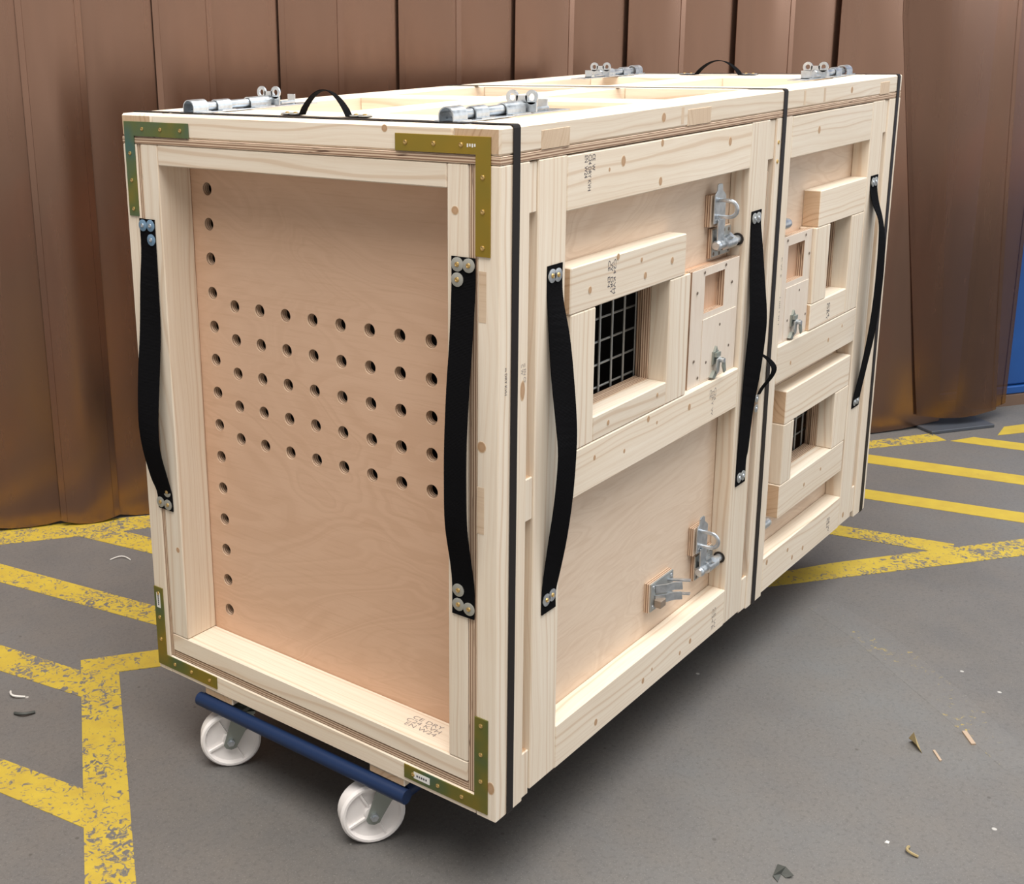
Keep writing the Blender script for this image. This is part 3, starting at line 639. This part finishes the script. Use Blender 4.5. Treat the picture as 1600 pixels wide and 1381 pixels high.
# ---- padlock bolts on the door panels
def pad_bolt(dz):
    x = .915; Z = lambda z: z + dz
    base = B('latch_block', (.885, .944), (.032, .046), (Z(1.032), Z(1.104)), 'ply_side', order=(2, 0, 1), edge='ply_edge', bev=.0008)
    low = B('latch_block', (.905, 1.003), (.0365, .046), (Z(.958), Z(1.0265)), 'ply_side', order=(2, 0, 1), edge='ply_edge', bev=.0008)
    PX('hasp_plate', MB().prism([(.887, Z(1.040)), (.944, Z(1.040)), (.944, Z(1.100)), (.934, Z(1.108)), (.926, Z(1.113)), (.924, Z(1.126)), (.918, Z(1.129)), (.906, Z(1.129)), (.900, Z(1.126)), (.899, Z(1.113)), (.889, Z(1.106)), (.887, Z(1.100))], 1, .0235, .0265), 'zinc', base, bev=.0006)
    PX('stud', MB().cyl((x, .033, Z(1.070)), (x, .026, Z(1.070)), .010, n=14), 'zinc_dull', base)
    ring = [(x - .006, .026, Z(1.092)), (x - .004, .006, Z(1.092)), (x - .002, -.008, Z(1.089)), (x, -.016, Z(1.078)), (x, -.015, Z(1.064)), (x - .002, -.006, Z(1.056)), (x - .004, .006, Z(1.055)), (x - .006, .026, Z(1.055))]
    PX('staple', MB().tube(smooth_path(ring, 3), .0046, 8), 'zinc', base)
    PX('strap_bar', MB().prism([(.904, Z(.984)), (.926, Z(.984)), (.934, Z(1.000)), (.938, Z(1.048)), (.902, Z(1.048))], 1, .0195, .0228), 'zinc', base, bev=.0005)
    PX('bolt_plate', MB().box(.907, 1.001, .0335, .0362, Z(.961), Z(1.0235)), 'zinc_dull', low, bev=.0006)
    for xx, zz in ((.914, .968), (.944, .966), (.992, .968), (.990, 1.016), (.966, 1.017)): fix(SCREW['dark'], 'screw', low, (xx, .0335, zz + dz), '-y')
    PX('barrel', MB().cyl((.931, .020, Z(.990)), (.982, .020, Z(.990)), .0145, n=18).box(.931, .982, .020, .0335, Z(.976), Z(1.004)), 'zinc', low)
    PX('rod', MB().cyl((.905, .020, Z(.990)), (1.014, .020, Z(.990)), .0095, n=16).lathe((.893, .020, Z(.990)), (1, 0, 0), [(0, .0005), (.001, .0085), (.006, .0118), (.014, .0118), (.018, .0095)], 16), 'zinc', low)
    PX('lug', MB().cyl((.946, .020, Z(.998)), (.946, .006, Z(1.010)), .0075, n=12), 'zinc', low)
    PX('bush', MB().cyl((1.0095, .020, Z(.990)), (1.0117, .020, Z(.990)), .0145, n=18), 'dark_hole', low)
pad_bolt(0.0); pad_bolt(-.799)
# bolts of the second door: only their round ends look out past the middle post
for z in (.989, .192):
    lb = B('latch_block', (1.258, 1.300), (.030, .046), (z - .035, z + .035), 'ply_side', order=(2, 0, 1), bev=.0006)
    PX('rod', MB().cyl((1.2475, .018, z), (1.292, .018, z), .0135, n=18).lathe((1.292, .018, z), (1, 0, 0), [(0, .0135), (.008, .0125), (.014, .0075), (.016, .0004)], 16), 'zinc', lb)
# swing catch low on the first door
q = B('catch_block', (.668, .782), (.034, .046), (.168, .240), 'ply_side', order=(0, 2, 1), edge='ply_edge', bev=.0006)
PX('catch_plate', MB().box(.672, .781, .0305, .0336, .170, .239), 'zinc_dull', q, bev=.0006)
for x, z in ((.683, .180), (.770, .229), (.770, .181), (.683, .229)): fix(SCREW['zinc'], 'screw', q, (x, .0305, z), '-y')
for z in (.221, .196):
    pts = [(.690, .030, z), (.712, .014, z), (.735, .006, z - .001), (.752, -.006, z - .003)]
    m = MB().ribbon([(p[0], p[1], p[2] + .010) for p in pts], [(p[0] + .004, p[1], p[2] - .010) for p in pts], .003); PX('tongue', m, 'zinc', q)
for z in (.186, .220): PX('hook', MB().prism([(.752, .031), (.762, .031), (.790, -.010), (.779, -.014)], 2, z, z + .003), 'zinc', q)
PX('keeper_block', MB().box(.686, .712, .012, .0303, .178, .198), 'cast_block', q, bev=.002)

# ---- printed marks on the timber
def stamp(par, txt, p, size, face, up, mat='ink', w=None):
    cu = bpy.data.curves.new('t', 'FONT'); cu.body = txt; cu.size = size; cu.space_line = .85; cu.align_x = 'LEFT'
    ob = bpy.data.objects.new('t', cu); COL.objects.link(ob); dg = bpy.context.evaluated_depsgraph_get()
    me = bpy.data.meshes.new_from_object(ob.evaluated_get(dg)); bpy.data.objects.remove(ob)
    # text axes -> world: X along `up[0]`, Y along `up[1]`, raised along the face
    ax, ay = Vector(up[0]), Vector(up[1]); nrm = Vector(face); vs = []
    xs = [v.co.x for v in me.vertices]; k = (w / (max(xs) - min(xs))) if w else 1.0
    for v in me.vertices: v.co = ax * v.co.x * k + ay * v.co.y + nrm * .0003
    me.materials.clear(); me.materials.append(MATS[mat])
    o = bpy.data.objects.new('stamp', me); place(o, par, (p[0], p[1], p[2] + G)); return o
DN = ((0, 0, -1), (1, 0, 0)); UPR = ((0, 0, 1), (-1, 0, 0))
stamp(RL[1, 'top'], 'CE  W   \nC24 DRY KVH\nEN  W24', (.300, 0, 1.250), .016, (0, -1, 0), DN, w=.066)
stamp(WB, 'C24 KVH\n W  DRY\nCE  EN', (.394, .0005, 1.040), .013, (0, -1, 0), DN, w=.068)
stamp(RL[1, 'mid'], 'C24\n DRY W\nCE', (.884, 0, .664), .014, (0, -1, 0), DN, 'ink_faint', w=.064)
stamp(RL[1, 'low'], 'CE W\nC24 E', (.953, 0, .082), .014, (0, -1, 0), DN, 'ink_faint', w=.055)
stamp(RL[2, 'low'], 'CE W\nC24', (1.717, 0, .072), .014, (0, -1, 0), DN, 'ink', w=.045)
stamp(SILL2, 'C24\nDRY', (1.583, .0005, .738), .014, (0, -1, 0), DN, 'ink', w=.046)
stamp(kp, 'm DRY KVH', (.018, 0, .905), .010, (0, -1, 0), DN, 'ink', w=.050)
stamp(kp, 'm EN CE\nC W', (.078, 0, .900), .010, (0, -1, 0), DN, 'ink_faint', w=.036)
stamp(ST['M'], 'm C24', (1.192, .0005, .835), .010, (0, -1, 0), DN, 'ink', w=.03)
stamp(ST['M'], 'C W  E', (1.232, .0005, .915), .010, (0, -1, 0), DN, 'ink_faint', w=.05)
stamp(ST['M'], 'I IIII I III I', (1.236, .0005, .815), .010, (0, -1, 0), DN, 'ink_faint', w=.07)
bb = [o for o in COL.objects if o.name.startswith('end_rail')][0]
stamp(bb, ' CE DRY\nC24 KVH\n EN W24', (.060, .255, .1065), .017, (0, 0, 1), ((0, -1, 0), (1, 0, 0)), 'ink_faint', w=.085)
for z in (1.20, 1.155): fix(SCREW['brass'], 'screw', ST['M'], (1.166, .0005, z), '-y', 1.1)

# ------------------------------------------------------------------ strapping bands round the crate
def band(x, label):
    m = MB(); e = .0014; w = .0105; t = .0009
    p = [(-e, -e), (-e, H + e), (W + e, H + e), (W + e, -e)]; r = .006; path = []
    for i, c in enumerate(p):
        c = Vector((c[0], c[1], 0)); a = (Vector((*p[i - 1], 0)) - c).normalized(); b = (Vector((*p[(i + 1) % 4], 0)) - c).normalized()
        path += [c + a * r, c + (a + b) * r * .3, c + b * r]
    n = len(path); cc = Vector((W / 2, H / 2, 0)); vs = []
    for q in path:
        o = Vector((math.copysign(t, q.x - cc.x) if not (r < q.x < W - r) else 0, math.copysign(t, q.y - cc.y) if not (r < q.y < H - r) else 0, 0))
        for xx, d in ((x - w, 1), (x + w, 1), (x + w, 0), (x - w, 0)): vs.append((xx, q.x + o.x * d, q.y + o.y * d + G))
    m.add(vs, [(4 * i + k, 4 * i + (k + 1) % 4, 4 * ((i + 1) % n) + (k + 1) % 4, 4 * ((i + 1) % n) + k) for i in range(n) for k in range(4)])
    tag(m.build('strapping_band', 'band_black'), label, 'strap', 'black bands around the crate')
band(.046, 'black strapping band around the crate nearest its open recessed end')
band(1.190, 'black strapping band around the middle of the crate between the two doors')
band(1.998, 'black strapping band around the far end of the crate')

# ------------------------------------------------------------------ dolly
zt = G - .019; rb = .016
dol = thing('furniture_dolly', (.55, .527, 0), 'blue steel tube dolly on white castor wheels under the crate', 'dolly')
for x in (.0, 1.60): MB().tube([(x, .217, zt - rb), (x, .838, zt - rb)], rb, 14).build('frame_tube', 'blue_steel', dol)
for y in (.233, .822): MB().tube([(.014, y, zt - rb), (1.586, y, zt - rb)], rb * .98, 14).build('frame_tube', 'blue_steel', dol)
def caster(hub, az, top):
    h = Vector((hub[0], hub[1], .071)); n = Vector((math.cos(az), math.sin(az), 0)); tn = Vector((-n.y, n.x, 0)); R = .071
    c = h - n * .022
    body = MB().lathe(c - n * .020, n, [(0, .004), (.0, .052), (.004, .058), (.0, .062), (.0, .066), (.005, R), (.035, R), (.040, .066), (.040, .061), (.031, .057), (.030, .020), (.038, .018), (.040, .006), (.040, .001)], 36)
    for k in range(4):
        a = k * PI / 2 + .5; d = tn * math.cos(a) + Vector((0, 0, 1)) * math.sin(a); pn = n.cross(d)
        vs = [c + n * s2 + d * s1 + pn * s3 for s1 in (.017, .060) for s2 in (.009, .0165) for s3 in (-.0022, .0022)]
        body.add(vs, [(0, 1, 3, 2), (4, 6, 7, 5), (0, 4, 5, 1), (2, 3, 7, 6), (0, 2, 6, 4), (1, 5, 7, 3)])
    top = Vector((top[0], top[1], 0))
    root = MB().cyl((top.x, top.y, zt - rb * 2 - .010), (top.x, top.y, zt - rb), .024, n=20).box(top.x - .035, top.x + .035, top.y - .03, top.y + .03, zt - rb * 2 + .006, zt - rb * 2 + .012).build('caster', 'fork_steel', dol)
    body.build('wheel', 'nylon', root)
    off = (top - Vector((h.x, h.y, 0))).dot(tn)
    f = MB()
    for s in (.0235, -.0235):
        q = []
        prof = [(-.017, .062), (-.012, .054), (0, .050), (.012, .054), (.017, .064), (off + .030, zt - rb * 2 - .004), (off - .022, zt - rb * 2 - .004)]
        vs = [c + n * (s + e) + tn * u + Vector((0, 0, z)) - Vector((0, 0, c.z)) for e in (-.0015, .0015) for u, z in prof]; k = len(prof)
        f.add(vs, [tuple(range(k - 1, -1, -1)), tuple(range(k, 2 * k))] + [(i, (i + 1) % k, k + (i + 1) % k, k + i) for i in range(k)])
    a0 = c + tn * off; zz = zt - rb * 2 - .006
    vs = [Vector((a0.x, a0.y, zz + dz)) + n * s1 + tn * s2 for dz in (-.003, .003) for s1 in (-.025, .025) for s2 in (-.022, .030)]
    f.add(vs, [(0, 1, 3, 2), (4, 6, 7, 5), (0, 4, 5, 1), (2, 3, 7, 6), (0, 2, 6, 4), (1, 5, 7, 3)])
    f.build('fork', 'fork_steel', root)
    MB().cyl(c + n * .024, c + n * .032, .0095, n=6, smooth=False).cyl(c + n * .032, c + n * .036, .006, n=10).build('axle_bolt', 'zinc', root)
    MB().cyl(c - n * .032, c - n * .024, .0095, n=6).build('axle_nut', 'zinc', root)
AZ = math.radians(233)
def top_of(hub, az, off): n = Vector((math.cos(az), math.sin(az))); tn = Vector((-n.y, n.x)); return (hub[0] - n.x * .022 + tn.x * off, hub[1] - n.y * .022 + tn.y * off)
for hub, az, off in (((.012, .317), AZ, .034), ((.020, .760), math.radians(228), .030), ((1.55, .33), 2.2, .03), ((1.55, .75), 2.9, .03)): caster(hub, az, top_of(hub, az, off))

# ------------------------------------------------------------------ litter on the floor
def flat(name, pts, zs, th, mat, label, cat):
    m = MB(); n = len(pts); vs = [(x, y, z) for (x, y), z in zip(pts, zs)] + [(x, y, z + th) for (x, y), z in zip(pts, zs)]
    m.add(vs, [tuple(range(n - 1, -1, -1)), tuple(range(n, 2 * n))] + [(i, (i + 1) % n, n + (i + 1) % n, n + i) for i in range(n)]); tag(m.build(name, mat), label, cat)
flat('leaf', [(.478, -.372), (.470, -.392), (.462, -.412), (.452, -.400), (.458, -.388), (.430, -.392), (.440, -.378)], [.004, .012, .006, .0, .0, .0, .002], .0015, 'leaf_dark', 'dark crumpled leaf on the bare floor nearest the camera', 'leaf')
flat('dry_leaf', [(1.122, -.440), (1.100, -.462), (1.082, -.474), (1.088, -.460), (1.104, -.446), (1.112, -.434)], [0, .001, .0, .012, .034, .010], .0015, 'leaf_dry', 'small dry brown leaf standing up on the floor beside the wood splinters', 'leaf')
flat('wood_chip', [(1.243, -.528), (1.235, -.520), (1.190, -.553), (1.197, -.561)], [0, 0, 0, 0], .004, 'chip_wood', 'short flat pale wood chip on the floor, rightmost of the splinters', 'wood chip')
flat('wood_sliver', [(1.112, -.494), (1.108, -.490), (1.072, -.516), (1.078, -.519)], [0, 0, 0, 0], .003, 'chip_wood', 'thin pale wood sliver on the floor between the dry leaf and wood chip', 'wood chip')
flat('paper_scrap', [(.699, -.517), (.690, -.516), (.692, -.524), (.700, -.523)], [0, 0, 0, 0], .002, 'shred_pale', 'tiny white paper scrap on the floor above the curled shaving', 'scrap')
def curl(name, a, b, h, mat, label, r=.003):
    a = Vector((*a, r)); b = Vector((*b, r)); s = (b - a).cross(Vector((0, 0, 1))) * h
    pts = [a + (b - a) * (i / 8) + s * math.sin(PI * i / 8) + Vector((0, 0, .004 * math.sin(PI * i / 8))) for i in range(9)]
    tag(MB().tube(pts, r, 6).build(name, mat), label, 'shaving')
curl('wood_shaving', (.706, -.560), (.684, -.585), .4, 'leaf_dry', 'small curled brown shaving on the floor below the paper scrap')
curl('pale_shaving', (-.108, 1.474), (-.100, 1.420), .3, 'shred_pale', 'pale twisted shaving on the floor between the two left yellow stripes')
curl('dark_shaving', (-.166, 1.372), (-.130, 1.335), .25, 'leaf_dark', 'dark curled shaving on the floor below the pale twisted shaving', .004)
curl('curved_shaving', (.598, 1.94), (.640, 1.885), -.3, 'shred_pale', 'grey curved shaving near the curtain beside the crate', .002)
